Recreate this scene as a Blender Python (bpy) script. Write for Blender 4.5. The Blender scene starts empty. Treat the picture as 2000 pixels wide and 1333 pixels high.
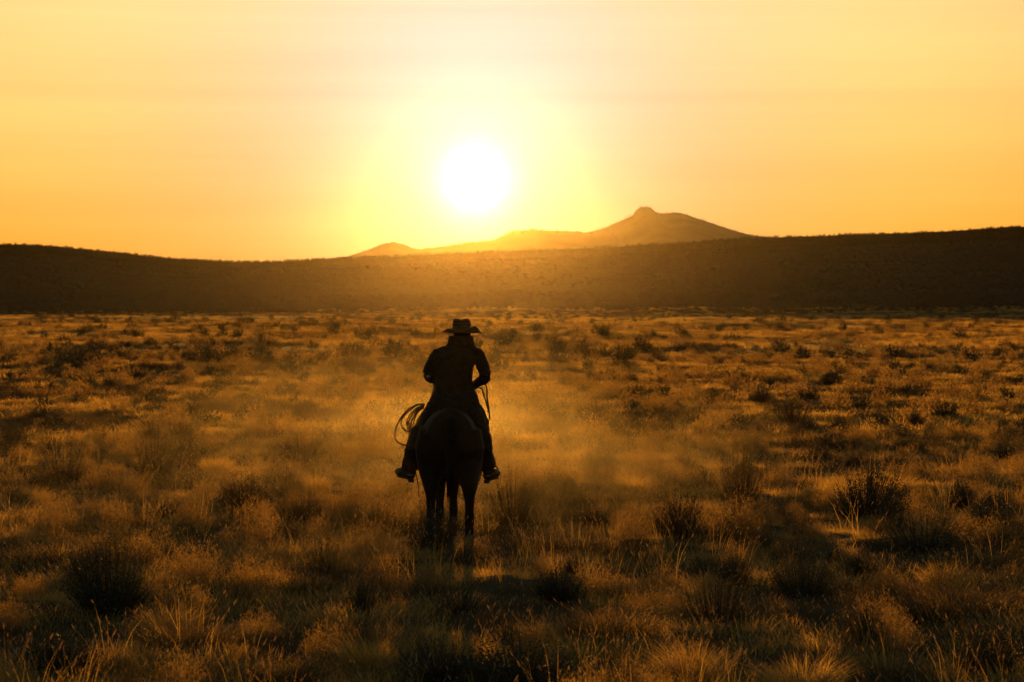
import bpy, bmesh, math, random
import numpy as np
from mathutils import Vector, Matrix

random.seed(7)
RNG = np.random.default_rng(7)
scene = bpy.context.scene
COL = scene.collection

# ------------------------------------------------------------------ camera
FPX = 85.0 / 36.0 * 2000.0          # focal length in photograph pixels
CAM_H = 2.68
HORIZON = 592.0
cam_d = bpy.data.cameras.new('camera')
cam_d.lens = 85.0
cam_d.sensor_width = 36.0
cam_d.clip_start = 0.1
cam_d.clip_end = 30000.0
cam_d.dof.use_dof = True
cam_d.dof.focus_distance = 27.5
cam_d.dof.aperture_fstop = 4.5
cam = bpy.data.objects.new('camera', cam_d)
COL.objects.link(cam)
PITCH = math.atan((666.5 - HORIZON) / FPX)
cam.location = (0, 0, CAM_H)
cam.rotation_euler = (math.radians(90) - PITCH, 0, 0)
scene.camera = cam

# ------------------------------------------------------------------ sun and sky
SUN_EL = math.atan((HORIZON - 355.0) / FPX)
SUN_AZ = math.atan((928.0 - 1000.0) / FPX)      # to the right of +Y
SUN_DIR = Vector((math.sin(SUN_AZ) * math.cos(SUN_EL), math.cos(SUN_AZ) * math.cos(SUN_EL), math.sin(SUN_EL)))
SUN_COL = (1.0, 0.43, 0.05)
HAZE_D, HAZE_G = 0.85e-5, 0.95
DUST_D = 5.0e-3

world = bpy.data.worlds.new('World')
scene.world = world
world.use_nodes = True
nt = world.node_tree
nt.nodes.clear()
wout = nt.nodes.new('ShaderNodeOutputWorld')
sky = nt.nodes.new('ShaderNodeTexSky')
sky.sky_type = 'NISHITA'
sky.sun_disc = False
sky.sun_elevation = SUN_EL
sky.sun_rotation = SUN_AZ
sky.altitude = 1500
sky.air_density = 1.0
sky.dust_density = 3.0
sky.ozone_density = 1.0
tint = nt.nodes.new('ShaderNodeMix'); tint.data_type = 'RGBA'; tint.blend_type = 'MULTIPLY'
tint.inputs[0].default_value = 1.0
# low dust in the air: thick towards the horizon, thin higher up, the same all round
sep = nt.nodes.new('ShaderNodeSeparateXYZ'); tcw = nt.nodes.new('ShaderNodeTexCoord')
nt.links.new(tcw.outputs['Generated'], sep.inputs[0])
elev = nt.nodes.new('ShaderNodeMapRange'); elev.inputs[1].default_value = math.sin(math.radians(0.8)); elev.inputs[2].default_value = math.sin(math.radians(7.4))
nt.links.new(sep.outputs[2], elev.inputs[0])
dust = nt.nodes.new('ShaderNodeMix'); dust.data_type = 'RGBA'
dust.inputs[6].default_value = (0.31, 0.205, 0.085, 1); dust.inputs[7].default_value = (0.78, 0.74, 0.52, 1)
nt.links.new(elev.outputs[0], dust.inputs[0]); nt.links.new(dust.outputs[2], tint.inputs[7])
bg = nt.nodes.new('ShaderNodeBackground')
bg.inputs[1].default_value = 0.107
nt.links.new(tint.outputs[2], bg.inputs[0])
# the sun's own glare in the air round it: by angle from the sun, all round
tc = nt.nodes.new('ShaderNodeTexCoord')
dot = nt.nodes.new('ShaderNodeVectorMath'); dot.operation = 'DOT_PRODUCT'
nrm = nt.nodes.new('ShaderNodeVectorMath'); nrm.operation = 'NORMALIZE'
nt.links.new(tc.outputs['Generated'], nrm.inputs[0])
nt.links.new(nrm.outputs[0], dot.inputs[0])
dot.inputs[1].default_value = SUN_DIR
acos = nt.nodes.new('ShaderNodeMath'); acos.operation = 'ARCCOSINE'
nt.links.new(dot.outputs['Value'], acos.inputs[0])
def falloff(sigma_deg, amp, power):
    """amp * exp(-(angle from the sun / sigma) ^ power)"""
    d = nt.nodes.new('ShaderNodeMath'); d.operation = 'DIVIDE'; d.inputs[1].default_value = math.radians(sigma_deg)
    nt.links.new(acos.outputs[0], d.inputs[0])
    p = nt.nodes.new('ShaderNodeMath'); p.operation = 'POWER'; p.inputs[1].default_value = power
    nt.links.new(d.outputs[0], p.inputs[0])
    n = nt.nodes.new('ShaderNodeMath'); n.operation = 'MULTIPLY'; n.inputs[1].default_value = -1
    nt.links.new(p.outputs[0], n.inputs[0])
    e = nt.nodes.new('ShaderNodeMath'); e.operation = 'EXPONENT'
    nt.links.new(n.outputs[0], e.inputs[0])
    m = nt.nodes.new('ShaderNodeMath'); m.operation = 'MULTIPLY'; m.inputs[1].default_value = amp
    nt.links.new(e.outputs[0], m.inputs[0])
    return m.outputs[0]
def vmath(op, a, b):
    v = nt.nodes.new('ShaderNodeVectorMath'); v.operation = op
    for k, q in enumerate((a, b)):
        if isinstance(q, tuple): v.inputs[k].default_value = q
        else: nt.links.new(q, v.inputs[k])
    return v.outputs[0]
# the clear-air sky, less peaked towards the sun, plus the pale aureole; both seen through the low dust
one = nt.nodes.new('ShaderNodeMath'); one.operation = 'ADD'; one.inputs[1].default_value = 1.0
nt.links.new(falloff(5.0, 6.0, 1.5), one.inputs[0])
flat = vmath('DIVIDE', sky.outputs[0], one.outputs[0])
glow = vmath('ADD', vmath('MULTIPLY', falloff(8.0, 1.0, 1.8), (6.0, 8.4, 9.0)), vmath('MULTIPLY', falloff(3.2, 1.0, 1.6), (0.0, 0.0, 14.0)))
# faint level streaks of thin cloud
stm = vmath('MULTIPLY', nrm.outputs[0], (2.2, 2.2, 90.0))
stn = nt.nodes.new('ShaderNodeTexNoise'); stn.inputs['Scale'].default_value = 1.0; stn.inputs['Detail'].default_value = 4.0
nt.links.new(stm, stn.inputs['Vector'])
str_ = nt.nodes.new('ShaderNodeMapRange'); str_.inputs[1].default_value = 0.25; str_.inputs[2].default_value = 0.75
str_.inputs[3].default_value = 0.93; str_.inputs[4].default_value = 1.07
nt.links.new(stn.outputs[0], str_.inputs[0])
nt.links.new(vmath('MULTIPLY', vmath('ADD', flat, glow), str_.outputs[0]), tint.inputs[6])
g1 = nt.nodes.new('ShaderNodeBackground'); g1.inputs[0].default_value = (1, 0.95, 0.85, 1)
nt.links.new(falloff(0.64, 1.8, 1.6), g1.inputs[1])
a1 = nt.nodes.new('ShaderNodeAddShader')
nt.links.new(bg.outputs[0], a1.inputs[0]); nt.links.new(g1.outputs[0], a1.inputs[1])
nt.links.new(a1.outputs[0], wout.inputs[0])

sun_d = bpy.data.lights.new('sun', 'SUN')
sun_d.energy = 5.0
sun_d.angle = math.radians(0.6)
sun_d.color = SUN_COL
sun = bpy.data.objects.new('sun', sun_d)
COL.objects.link(sun)
sun.location = (0, 60, 40)
sun.rotation_euler = (-SUN_DIR).to_track_quat('-Z', 'Y').to_euler()

vs = scene.view_settings
vs.view_transform = 'Standard'
vs.look = 'None'
vs.exposure = 0.0
vs.gamma = 1.0
vs.use_curve_mapping = False
scene.render.engine = 'CYCLES'
cy = scene.cycles
cy.use_denoising = True
cy.use_adaptive_sampling = False
cy.max_bounces = 8
cy.diffuse_bounces = 3
cy.transmission_bounces = 4
cy.volume_bounces = 0
cy.transparent_max_bounces = 8

# ------------------------------------------------------------------ helpers
def at(px, py, d):
    """the point at distance d that stands at a photograph pixel"""
    # camera pitched down by PITCH: work with the exact ray
    cx, cz = (px - 1000.0) / FPX, (666.5 - py) / FPX
    c, s = math.cos(PITCH), math.sin(PITCH)
    dy, dz = c + cz * s, cz * c - s
    k = d / dy
    return Vector((cx * k, d, CAM_H + dz * k))

def tag(o, label=None, cat=None, group=None, kind=None):
    if label: o['label'] = label
    if cat: o['category'] = cat
    if group: o['group'] = group
    if kind: o['kind'] = kind
    return o

def mesh_from(name, verts, faces, mat=None, smooth=False):
    me = bpy.data.meshes.new(name)
    me.from_pydata([tuple(v) for v in verts], [], [tuple(f) for f in faces])
    if mat: me.materials.append(mat)
    if smooth: me.polygons.foreach_set('use_smooth', [True] * len(me.polygons))
    me.update()
    return me

def link(name, me, parent=None, col=None):
    o = bpy.data.objects.new(name, me)
    (col or COL).objects.link(o)
    o.parent = parent
    return o

def empty(name, loc, rz=0.0):
    o = bpy.data.objects.new(name, None)
    o.empty_display_size = 0.1
    COL.objects.link(o)
    o.location = loc
    o.rotation_euler = (0, 0, rz)
    return o

# value noise on numpy arrays
_perm = RNG.random((256, 256))
def vnoise(x, y):
    xi = np.floor(x).astype(int); yi = np.floor(y).astype(int)
    fx = x - xi; fy = y - yi
    fx = fx * fx * (3 - 2 * fx); fy = fy * fy * (3 - 2 * fy)
    g = lambda i, j: _perm[i & 255, j & 255]
    return ((g(xi, yi) * (1 - fx) + g(xi + 1, yi) * fx) * (1 - fy) +
            (g(xi, yi + 1) * (1 - fx) + g(xi + 1, yi + 1) * fx) * fy) * 2 - 1
def fbm(x, y, oct=4):
    a, t = 1.0, 0.0
    for k in range(oct):
        t = t + a * vnoise(x * 2 ** k + 17.3 * k, y * 2 ** k + 5.1 * k); a *= 0.5
    return t
def smooth(a, b, x):
    t = np.clip((x - a) / (b - a), 0, 1)
    return t * t * (3 - 2 * t)

# ------------------------------------------------------------------ materials
def new_mat(name):
    m = bpy.data.materials.new(name); m.use_nodes = True
    n = m.node_tree.nodes; n.clear()
    return m, n, m.node_tree.links

def leaf_mat(name, c1, c2, trans, gloss=0.06, rough=0.45, tmul=1.0, rand=0.5):
    """thin plant tissue: reflects, lets light through, a little sheen; hue differs from plant to plant"""
    m, n, l = new_mat(name)
    out = n.new('ShaderNodeOutputMaterial')
    oi = n.new('ShaderNodeObjectInfo')
    geo = n.new('ShaderNodeNewGeometry')
    mixf = n.new('ShaderNodeMath'); mixf.operation = 'MULTIPLY_ADD'
    mixf.inputs[1].default_value = rand; 
    add = n.new('ShaderNodeMath'); add.operation = 'MULTIPLY'; add.inputs[1].default_value = 1 - rand
    l.new(geo.outputs['Random Per Island'], add.inputs[0])
    l.new(oi.outputs['Random'], mixf.inputs[0]); l.new(add.outputs[0], mixf.inputs[2])
    mc = n.new('ShaderNodeMix'); mc.data_type = 'RGBA'
    mc.inputs[6].default_value = (*c1, 1); mc.inputs[7].default_value = (*c2, 1)
    l.new(mixf.outputs[0], mc.inputs[0])
    d = n.new('ShaderNodeBsdfDiffuse'); l.new(mc.outputs[2], d.inputs[0])
    t = n.new('ShaderNodeBsdfTranslucent')
    tm = n.new('ShaderNodeMix'); tm.data_type = 'RGBA'; tm.blend_type = 'MULTIPLY'; tm.inputs[0].default_value = 1
    tm.inputs[7].default_value = (tmul, tmul, tmul, 1)
    l.new(mc.outputs[2], tm.inputs[6]); l.new(tm.outputs[2], t.inputs[0])
    mx = n.new('ShaderNodeMixShader'); mx.inputs[0].default_value = trans
    l.new(d.outputs[0], mx.inputs[1]); l.new(t.outputs[0], mx.inputs[2])
    g = n.new('ShaderNodeBsdfGlossy'); g.inputs['Roughness'].default_value = rough
    g.inputs[0].default_value = (0.9, 0.85, 0.75, 1)
    mg = n.new('ShaderNodeMixShader'); mg.inputs[0].default_value = gloss
    l.new(mx.outputs[0], mg.inputs[1]); l.new(g.outputs[0], mg.inputs[2])
    l.new(mg.outputs[0], out.inputs[0])
    return m

def solid_mat(name, c1, c2, scale=8.0, rough=0.7, bump=0.3, detail=6.0, sheen=0.0, spec=0.3):
    m, n, l = new_mat(name)
    out = n.new('ShaderNodeOutputMaterial')
    b = n.new('ShaderNodeBsdfPrincipled')
    b.inputs['Roughness'].default_value = rough
    b.inputs['Specular IOR Level'].default_value = spec
    if sheen:
        b.inputs['Sheen Weight'].default_value = sheen
        b.inputs['Sheen Roughness'].default_value = 0.4
    tcn = n.new('ShaderNodeTexCoord')
    no = n.new('ShaderNodeTexNoise'); no.inputs['Scale'].default_value = scale; no.inputs['Detail'].default_value = detail
    l.new(tcn.outputs['Object'], no.inputs['Vector'])
    r = n.new('ShaderNodeMix'); r.data_type = 'RGBA'
    r.inputs[6].default_value = (*c1, 1); r.inputs[7].default_value = (*c2, 1)
    mr = n.new('ShaderNodeMapRange'); mr.inputs[1].default_value = 0.3; mr.inputs[2].default_value = 0.7
    l.new(no.outputs[0], mr.inputs[0]); l.new(mr.outputs[0], r.inputs[0])
    l.new(r.outputs[2], b.inputs['Base Color'])
    bp = n.new('ShaderNodeBump'); bp.inputs['Strength'].default_value = bump; bp.inputs['Distance'].default_value = 0.02
    no2 = n.new('ShaderNodeTexNoise'); no2.inputs['Scale'].default_value = scale * 7; no2.inputs['Detail'].default_value = 4
    l.new(tcn.outputs['Object'], no2.inputs['Vector'])
    l.new(no2.outputs[0], bp.inputs['Height']); l.new(bp.outputs[0], b.inputs['Normal'])
    l.new(b.outputs[0], out.inputs[0])
    return m

M = {}
M['straw'] = leaf_mat('dry_straw_grass', (0.46, 0.28, 0.06), (0.68, 0.44, 0.115), 0.66, tmul=1.25)
M['brown_grass'] = leaf_mat('brown_dry_grass', (0.10, 0.065, 0.028), (0.22, 0.145, 0.06), 0.45)
M['seed'] = leaf_mat('pale_seed_heads', (0.55, 0.40, 0.22), (0.72, 0.56, 0.34), 0.6, tmul=1.1)
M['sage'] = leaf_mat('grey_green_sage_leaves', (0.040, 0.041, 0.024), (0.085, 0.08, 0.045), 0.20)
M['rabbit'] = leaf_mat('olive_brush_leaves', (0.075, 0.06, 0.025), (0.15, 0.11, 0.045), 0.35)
M['tuft'] = leaf_mat('dry_tuft_blades', (0.16, 0.095, 0.030), (0.44, 0.275, 0.088), 0.62, tmul=1.25, rand=0.4)
M['stem'] = solid_mat('woody_stems', (0.07, 0.05, 0.035), (0.12, 0.09, 0.06), 20)
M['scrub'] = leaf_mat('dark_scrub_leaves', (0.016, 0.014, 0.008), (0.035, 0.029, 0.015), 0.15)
M['juniper'] = leaf_mat('dark_evergreen', (0.03, 0.035, 0.02), (0.06, 0.06, 0.03), 0.15)

def ground_mat():
    m, n, l = new_mat('dry_soil_and_litter')
    out = n.new('ShaderNodeOutputMaterial')
    b = n.new('ShaderNodeBsdfPrincipled'); b.inputs['Roughness'].default_value = 0.95
    b.inputs['Specular IOR Level'].default_value = 0.1
    tcn = n.new('ShaderNodeTexCoord')
    cols = []
    no = n.new('ShaderNodeTexNoise'); no.inputs['Scale'].default_value = 0.35; no.inputs['Detail'].default_value = 10; no.inputs['Roughness'].default_value = 0.65
    l.new(tcn.outputs['Object'], no.inputs['Vector'])
    cr = n.new('ShaderNodeValToRGB')
    cr.color_ramp.elements[0].position = 0.34; cr.color_ramp.elements[0].color = (0.06, 0.042, 0.022, 1)
    cr.color_ramp.elements[1].position = 0.66; cr.color_ramp.elements[1].color = (0.17, 0.12, 0.06, 1)
    l.new(no.outputs[0], cr.inputs[0])
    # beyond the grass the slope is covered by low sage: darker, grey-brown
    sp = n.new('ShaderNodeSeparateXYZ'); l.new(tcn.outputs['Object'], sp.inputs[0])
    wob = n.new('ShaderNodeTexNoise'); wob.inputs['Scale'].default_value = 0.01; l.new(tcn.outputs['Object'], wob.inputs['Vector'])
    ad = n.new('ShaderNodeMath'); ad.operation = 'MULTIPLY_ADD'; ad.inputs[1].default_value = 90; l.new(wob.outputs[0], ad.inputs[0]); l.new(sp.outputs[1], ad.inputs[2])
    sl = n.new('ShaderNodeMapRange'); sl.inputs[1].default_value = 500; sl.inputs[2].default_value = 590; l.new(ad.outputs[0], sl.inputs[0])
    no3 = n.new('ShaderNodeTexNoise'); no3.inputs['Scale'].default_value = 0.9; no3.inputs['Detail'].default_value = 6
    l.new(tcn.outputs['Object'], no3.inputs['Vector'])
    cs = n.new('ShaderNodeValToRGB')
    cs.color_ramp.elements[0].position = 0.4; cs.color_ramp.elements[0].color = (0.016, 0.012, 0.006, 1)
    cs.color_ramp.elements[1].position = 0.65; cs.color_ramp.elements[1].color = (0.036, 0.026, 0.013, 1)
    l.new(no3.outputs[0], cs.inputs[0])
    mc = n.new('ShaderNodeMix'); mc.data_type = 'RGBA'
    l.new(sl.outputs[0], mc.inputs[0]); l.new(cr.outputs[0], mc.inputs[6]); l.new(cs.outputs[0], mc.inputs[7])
    l.new(mc.outputs[2], b.inputs['Base Color'])
    no2 = n.new('ShaderNodeTexNoise'); no2.inputs['Scale'].default_value = 9; no2.inputs['Detail'].default_value = 8
    l.new(tcn.outputs['Object'], no2.inputs['Vector'])
    bp = n.new('ShaderNodeBump'); bp.inputs['Strength'].default_value = 0.6; bp.inputs['Distance'].default_value = 0.05
    l.new(no2.outputs[0], bp.inputs['Height']); l.new(bp.outputs[0], b.inputs['Normal'])
    l.new(b.outputs[0], out.inputs[0])
    return m
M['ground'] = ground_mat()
M['mountain'] = solid_mat('far_scrub_slope', (0.07, 0.055, 0.035), (0.13, 0.10, 0.065), 0.02, 0.95, 0.2, 10, spec=0.1)

# ------------------------------------------------------------------ the land
CREST_Y = 850.0
crest_px = np.array([(-1400, 545), (-700, 500), (-300, 480), (-100, 477), (0, 478), (100, 483), (200, 491), (300, 505), (400, 511.5), (500, 513),
    (600, 509), (700, 506), (800, 501), (900, 496), (1000, 491), (1100, 487), (1200, 481.5), (1300, 476.5), (1400, 471), (1500, 465.5),
    (1600, 461), (1700, 457), (1800, 453), (1900, 448), (2000, 442), (2300, 425), (2800, 415), (3400, 440)], float)
def crest_height(x):
    px = 1000 + FPX * x / CREST_Y
    py = np.interp(px, crest_px[:, 0], crest_px[:, 1])
    for dx in (-45, 45):
        py = py + np.interp(px + dx, crest_px[:, 0], crest_px[:, 1])
    py = py / 3
    return CAM_H + CREST_Y * (HORIZON - py) / FPX

def ground_z(x, y):
    x = np.asarray(x, float); y = np.asarray(y, float)
    d = np.hypot(x, y)
    z = 0.10 * fbm(x * 0.035, y * 0.035, 3) * smooth(8, 40, d) * (1 + 2.0 * smooth(60, 200, d))
    near = 1 - smooth(70, 160, d)
    mound = np.maximum(0, fbm(x * 0.85 + 9, y * 0.75 + 3, 3)) ** 0.85
    z = z + near * (0.05 * fbm(x * 1.7, y * 1.7, 2) + 0.085 * mound)
    z = z + 0.10 * np.maximum(0, fbm(x * 0.42 + 31, y * 0.20 + 7, 2)) * smooth(40, 110, d) * (1 - smooth(260, 420, d))
    # long slope in front, its crest, and the falling ground behind
    H = crest_height(x * CREST_Y / np.maximum(y, CREST_Y * 0.55))
    ys = 500.0 + 25 * vnoise(x * 0.006, y * 0 + 3.3)
    t = np.clip((y - ys) / (CREST_Y - ys), 0, 1)
    prof = np.where(t < 0.30, 0.9 * t * t / 0.6, 0.135 + (t - 0.30) * 0.9)
    prof = prof * 0.865 / 0.765
    prof = np.where(t > 0.85, prof - 0.0 * t, prof)
    # round the crest over
    prof = np.minimum(prof, 1.0 - 0.9 * (1 - t) ** 1.0 * 0.98)
    back = np.clip((y - CREST_Y) / 1500.0, 0, 1)
    hill = H * np.where(y < CREST_Y, np.clip(prof, 0, 1), 1.0 - 0.9 * smooth(0, 1, back))
    hill = hill + 0.35 * fbm(x * 0.03, y * 0.03, 4) * smooth(0.02, 0.2, t) * (1 - smooth(CREST_Y, 1500, y))
    # a low bench along the foot of the slope
    yb = 615.0 - 0.10 * x
    hill = hill + (0.9 + 0.5 * vnoise(x * 0.01, x * 0)) * np.exp(-((y - yb) / 16.0) ** 2)
    return z + hill * smooth(470, 520, y)

NU = 420
ys_ = np.concatenate([np.linspace(-60, 10, 18)[:-1], np.linspace(10, 64, 230)[:-1], np.geomspace(64, 480, 280)[:-1],
                      np.linspace(480, 980, 160)[:-1], np.geomspace(980, 2500, 30)])
us = np.linspace(-1, 1, NU)
us = np.sign(us) * np.abs(us) ** 1.25
Yg, Ug = np.meshgrid(ys_, us, indexing='ij')
Wg = 14 + 0.52 * np.abs(Yg) + 40 * (1 - smooth(-60, 5, Yg))
Xg = Ug * Wg
Zg = ground_z(Xg, Yg)
nr = len(ys_)
verts = np.stack([Xg, Yg, Zg], -1).reshape(-1, 3)
idx = np.arange(nr * NU).reshape(nr, NU)
quads = np.stack([idx[:-1, :-1], idx[:-1, 1:], idx[1:, 1:], idx[1:, :-1]], -1).reshape(-1, 4)
me = bpy.data.meshes.new('ground')
me.vertices.add(len(verts)); me.vertices.foreach_set('co', verts.ravel())
me.loops.add(quads.size); me.loops.foreach_set('vertex_index', quads.ravel())
me.polygons.add(len(quads)); me.polygons.foreach_set('loop_start', np.arange(0, quads.size, 4)); me.polygons.foreach_set('loop_total', np.full(len(quads), 4))
me.polygons.foreach_set('use_smooth', np.ones(len(quads), bool))
me.update(calc_edges=True); me.validate()
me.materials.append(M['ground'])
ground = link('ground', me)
tag(ground, 'dry grassy plain rising to a long dark slope under the mountains', 'ground', kind='structure')

# far mountains: three bodies, each with its own depth
def mountain(name, prof, dist, depth, seed, label):
    prof = np.array(prof, float)
    X = (prof[:, 0] - 1000) / FPX * dist
    Z = CAM_H + dist * (HORIZON - prof[:, 1]) / FPX
    nx, ny = 260, 46
    xs = np.linspace(X[0], X[-1], nx)
    zc = np.interp(xs, X, Z)
    v = np.linspace(-1, 1, ny)
    V, XX = np.meshgrid(v, xs, indexing='ij')
    ZC = np.tile(zc, (ny, 1))
    sharp = np.clip((ZC - 60) / 70, 0, 1)
    wave = 50 * vnoise(XX * 0.007 + seed, V * 0 + seed)
    YY = dist + V * depth + wave * (1 - np.abs(V))
    fall = 1 - np.abs(V) ** 1.12
    gull = fbm(XX * 0.012 + seed * 3, YY * 0.005 + seed, 4)
    ZZ = ZC * fall + 4.0 * gull * np.minimum(1, np.abs(V) * 5) * (1 - np.abs(V)) * np.clip(ZC / 35, 0, 1)
    ZZ = ZZ + 0.35 * vnoise(XX * 0.11, V * 40 + seed) * fall
    ZZ = np.where(np.abs(V) > 0.999, -2.5, ZZ)
    vv = np.stack([XX, YY, ZZ], -1).reshape(-1, 3)
    ii = np.arange(nx * ny).reshape(ny, nx)
    q = np.stack([ii[:-1, :-1], ii[:-1, 1:], ii[1:, 1:], ii[1:, :-1]], -1).reshape(-1, 4)
    o = link(name, mesh_from(name, vv, q, M['mountain'], True))
    tag(o, label, 'mountain', kind='structure')
    return o, xs, zc, dist + 50 * vnoise(xs * 0.007 + seed, xs * 0 + seed)
MT = []
MT.append(mountain('mountain', [(820, 560), (900, 520), (960, 500), (1060, 470), (1130, 455), (1165, 446), (1190, 438), (1215, 427), (1232, 419), (1241, 416), (1246, 406), (1253, 400.5), (1263, 399),
    (1274, 400), (1281, 406), (1286, 411), (1300, 412), (1318, 409.5), (1332, 410.5), (1350, 416), (1390, 430), (1430, 444), (1470, 455), (1505, 461), (1560, 470), (1680, 500), (1800, 560)], 1900, 520, 2.0,
    'tallest far mountain with a knobbed summit right of the sun'))
MT.append(mountain('ridge', [(700, 560), (760, 520), (815, 489), (850, 484.5), (900, 477), (960, 471.5), (974, 467), (988, 459), (1003, 452.5), (1040, 450), (1080, 452), (1130, 453), (1200, 458), (1290, 490), (1400, 540)], 1750, 400, 6.0,
    'low even ridge directly below the sun'))
MT.append(mountain('hill', [(480, 540), (560, 512), (600, 508), (650, 505), (690, 494), (720, 485), (748, 473.5), (765, 470.5), (785, 474), (805, 482), (825, 490), (870, 505), (940, 540)], 1600, 300, 11.0,
    'small rounded far hill left of the sun'))

# ------------------------------------------------------------------ plant building
def blade(vs, fs, base, az, h, lean, w, twist, segs=3):
    i0 = len(vs)
    out = np.array([math.cos(az), math.sin(az), 0.0])
    sd = np.array([math.cos(twist), math.sin(twist), 0.0])
    for k in range(segs):
        t = k / segs
        c = base + np.array([0, 0, h * (t - 0.18 * lean * t * t)]) + out * (lean * h * t * t)
        ww = w * (1 - 0.55 * t) * 0.5
        vs.append(c - sd * ww); vs.append(c + sd * ww)
    tip = base + np.array([0, 0, h * (1 - 0.18 * lean)]) + out * (lean * h)
    vs.append(tip)
    for k in range(segs - 1):
        a = i0 + 2 * k
        fs.append((a, a + 1, a + 3, a + 2))
    a = i0 + 2 * (segs - 1)
    fs.append((a, a + 1, i0 + 2 * segs))
    return tip, out

def seed_head(vs, fs, p, dirv, ln, w):
    d = dirv / np.linalg.norm(dirv)
    a = np.cross(d, [0.3, 0.9, 0.2]); a /= np.linalg.norm(a); b = np.cross(d, a)
    i = len(vs)
    vs += [p, p + d * ln * 0.4 + a * w, p + d * ln * 0.4 + b * w, p + d * ln * 0.4 - a * w, p + d * ln * 0.4 - b * w, p + d * ln]
    fs += [(i, i + 1, i + 2), (i, i + 2, i + 3), (i, i + 3, i + 4), (i, i + 4, i + 1), (i + 5, i + 2, i + 1), (i + 5, i + 3, i + 2), (i + 5, i + 4, i + 3), (i + 5, i + 1, i + 4)]

def clump_mesh(name, rng, n, rad, h0, h1, lean, w, mats, heads=0, seed_mat=None, outward=0.7):
    vs, fs, mi = [], [], []
    for k in range(n):
        r = rad * math.sqrt(rng.random()); a = rng.random() * 6.283
        base = np.array([r * math.cos(a), r * math.sin(a), -0.03])
        az = a + rng.normal() * (1.2 - outward)
        h = rng.uniform(h0, h1) * (1 - 0.25 * (r / rad) ** 2)
        nf = len(fs)
        tip, o = blade(vs, fs, base, az, h, abs(rng.normal(lean * (0.35 + r / rad), 0.15)), w * rng.uniform(0.7, 1.3), rng.random() * 3.1416)
        mi += [0] * (len(fs) - nf)
        if k < heads:
            nf = len(fs)
            seed_head(vs, fs, tip - np.array([0, 0, 0.01]), o * 0.5 + np.array([0, 0, 0.8]), rng.uniform(0.03, 0.07), rng.uniform(0.003, 0.006))
            mi += [1] * (len(fs) - nf)
    me = mesh_from(name, vs, fs)
    for m in mats: me.materials.append(m)
    me.polygons.foreach_set('material_index', mi)
    return me

def shrub_meshes(name, rng, twigs, leaves, spread, leafmat, ll=0.045, lw=0.016, spike=0.3):
    """height about 1, radius about spread; returns foliage and stem meshes"""
    vs, fs, sv, sf = [], [], [], []
    lobes = [(rng.random() * 6.283, rng.uniform(0.75, 1.1)) for _ in range(5)]
    for k in range(twigs):
        a = rng.random() * 6.283
        th = math.acos(1 - rng.random() * 0.92)            # from upright to nearly flat
        lob = 1 + 0.22 * sum(math.cos(a - la) * 0.5 * lw_ for la, lw_ in lobes) / 2
        R = rng.uniform(0.72, 1.0) * lob
        end = np.array([math.sin(th) * math.cos(a) * spread, math.sin(th) * math.sin(a) * spread, 0.12 + math.cos(th) * 0.80]) * R
        end[2] += spike * 0.35 * abs(rng.normal()) * math.cos(th)
        start = np.array([rng.normal() * 0.03, rng.normal() * 0.03, -0.04])
        mid = start * 0.4 + end * 0.5 + np.array([end[0] * 0.14, end[1] * 0.14, -0.06])
        pts = [start, mid, end]
        # stem as a thin three-sided tube
        r0 = rng.uniform(0.006, 0.012)
        i = len(sv)
        for p, r in zip(pts, (r0, r0 * 0.6, r0 * 0.25)):
            for q in range(3):
                sv.append(p + np.array([math.cos(q * 2.094), math.sin(q * 2.094), 0]) * r)
        for s in range(2):
            for q in range(3):
                b = i + 3 * s
                sf.append((b + q, b + (q + 1) % 3, b + 3 + (q + 1) % 3, b + 3 + q))
        for j in range(leaves):
            t = 0.30 + 0.74 * rng.random() ** 0.8
            p = (1 - t) ** 2 * start + 2 * t * (1 - t) * mid + t * t * end if t <= 1 else end + (end - mid) * (t - 1) * 1.5
            p = p + rng.normal(size=3) * 0.022
            p[2] = max(p[2], 0.01)
            dv = (end - mid) / np.linalg.norm(end - mid) * 0.5 + rng.normal(size=3) * 0.45 + np.array([0, 0, 0.5])
            dv /= np.linalg.norm(dv)
            sdv = np.cross(dv, rng.normal(size=3)); sdv /= np.linalg.norm(sdv)
            L = ll * rng.uniform(0.6, 1.4); W = lw * rng.uniform(0.7, 1.3)
            b = len(vs)
            vs += [p, p + dv * L * 0.55 + sdv * W * 0.5, p + dv * L, p + dv * L * 0.55 - sdv * W * 0.5]
            fs.append((b, b + 1, b + 2, b + 3))
    return mesh_from(name + '_foliage', vs, fs, leafmat), mesh_from(name + '_stem', sv, sf, M['stem'])

prng = np.random.default_rng(21)
SHORT = [clump_mesh('short_grass', prng, 46, 0.17, 0.05, 0.17, 0.6, 0.0045, [M['straw'], M['seed']], 4) for _ in range(5)]
SHORT += [clump_mesh('brown_grass', prng, 42, 0.18, 0.04, 0.15, 0.7, 0.0048, [M['brown_grass'], M['seed']], 2) for _ in range(3)]
STALK = [clump_mesh('seed_stalks', prng, 9, 0.14, 0.28, 0.50, 0.28, 0.003, [M['straw'], M['seed']], 9) for _ in range(3)]
FARG = [clump_mesh('far_grass', prng, 90, 0.5, 0.08, 0.24, 0.6, 0.016, [M['straw'], M['seed']], 0) for _ in range(4)]
FARG += [clump_mesh('far_brown_grass', prng, 90, 0.5, 0.07, 0.22, 0.6, 0.018, [M['brown_grass'], M['seed']], 0) for _ in range(2)]
TUFT = [clump_mesh('bunchgrass', prng, 620, 0.27, 0.22, 0.52, 0.60, 0.0048, [M['straw'], M['seed']], 36) for _ in range(3)]
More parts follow.
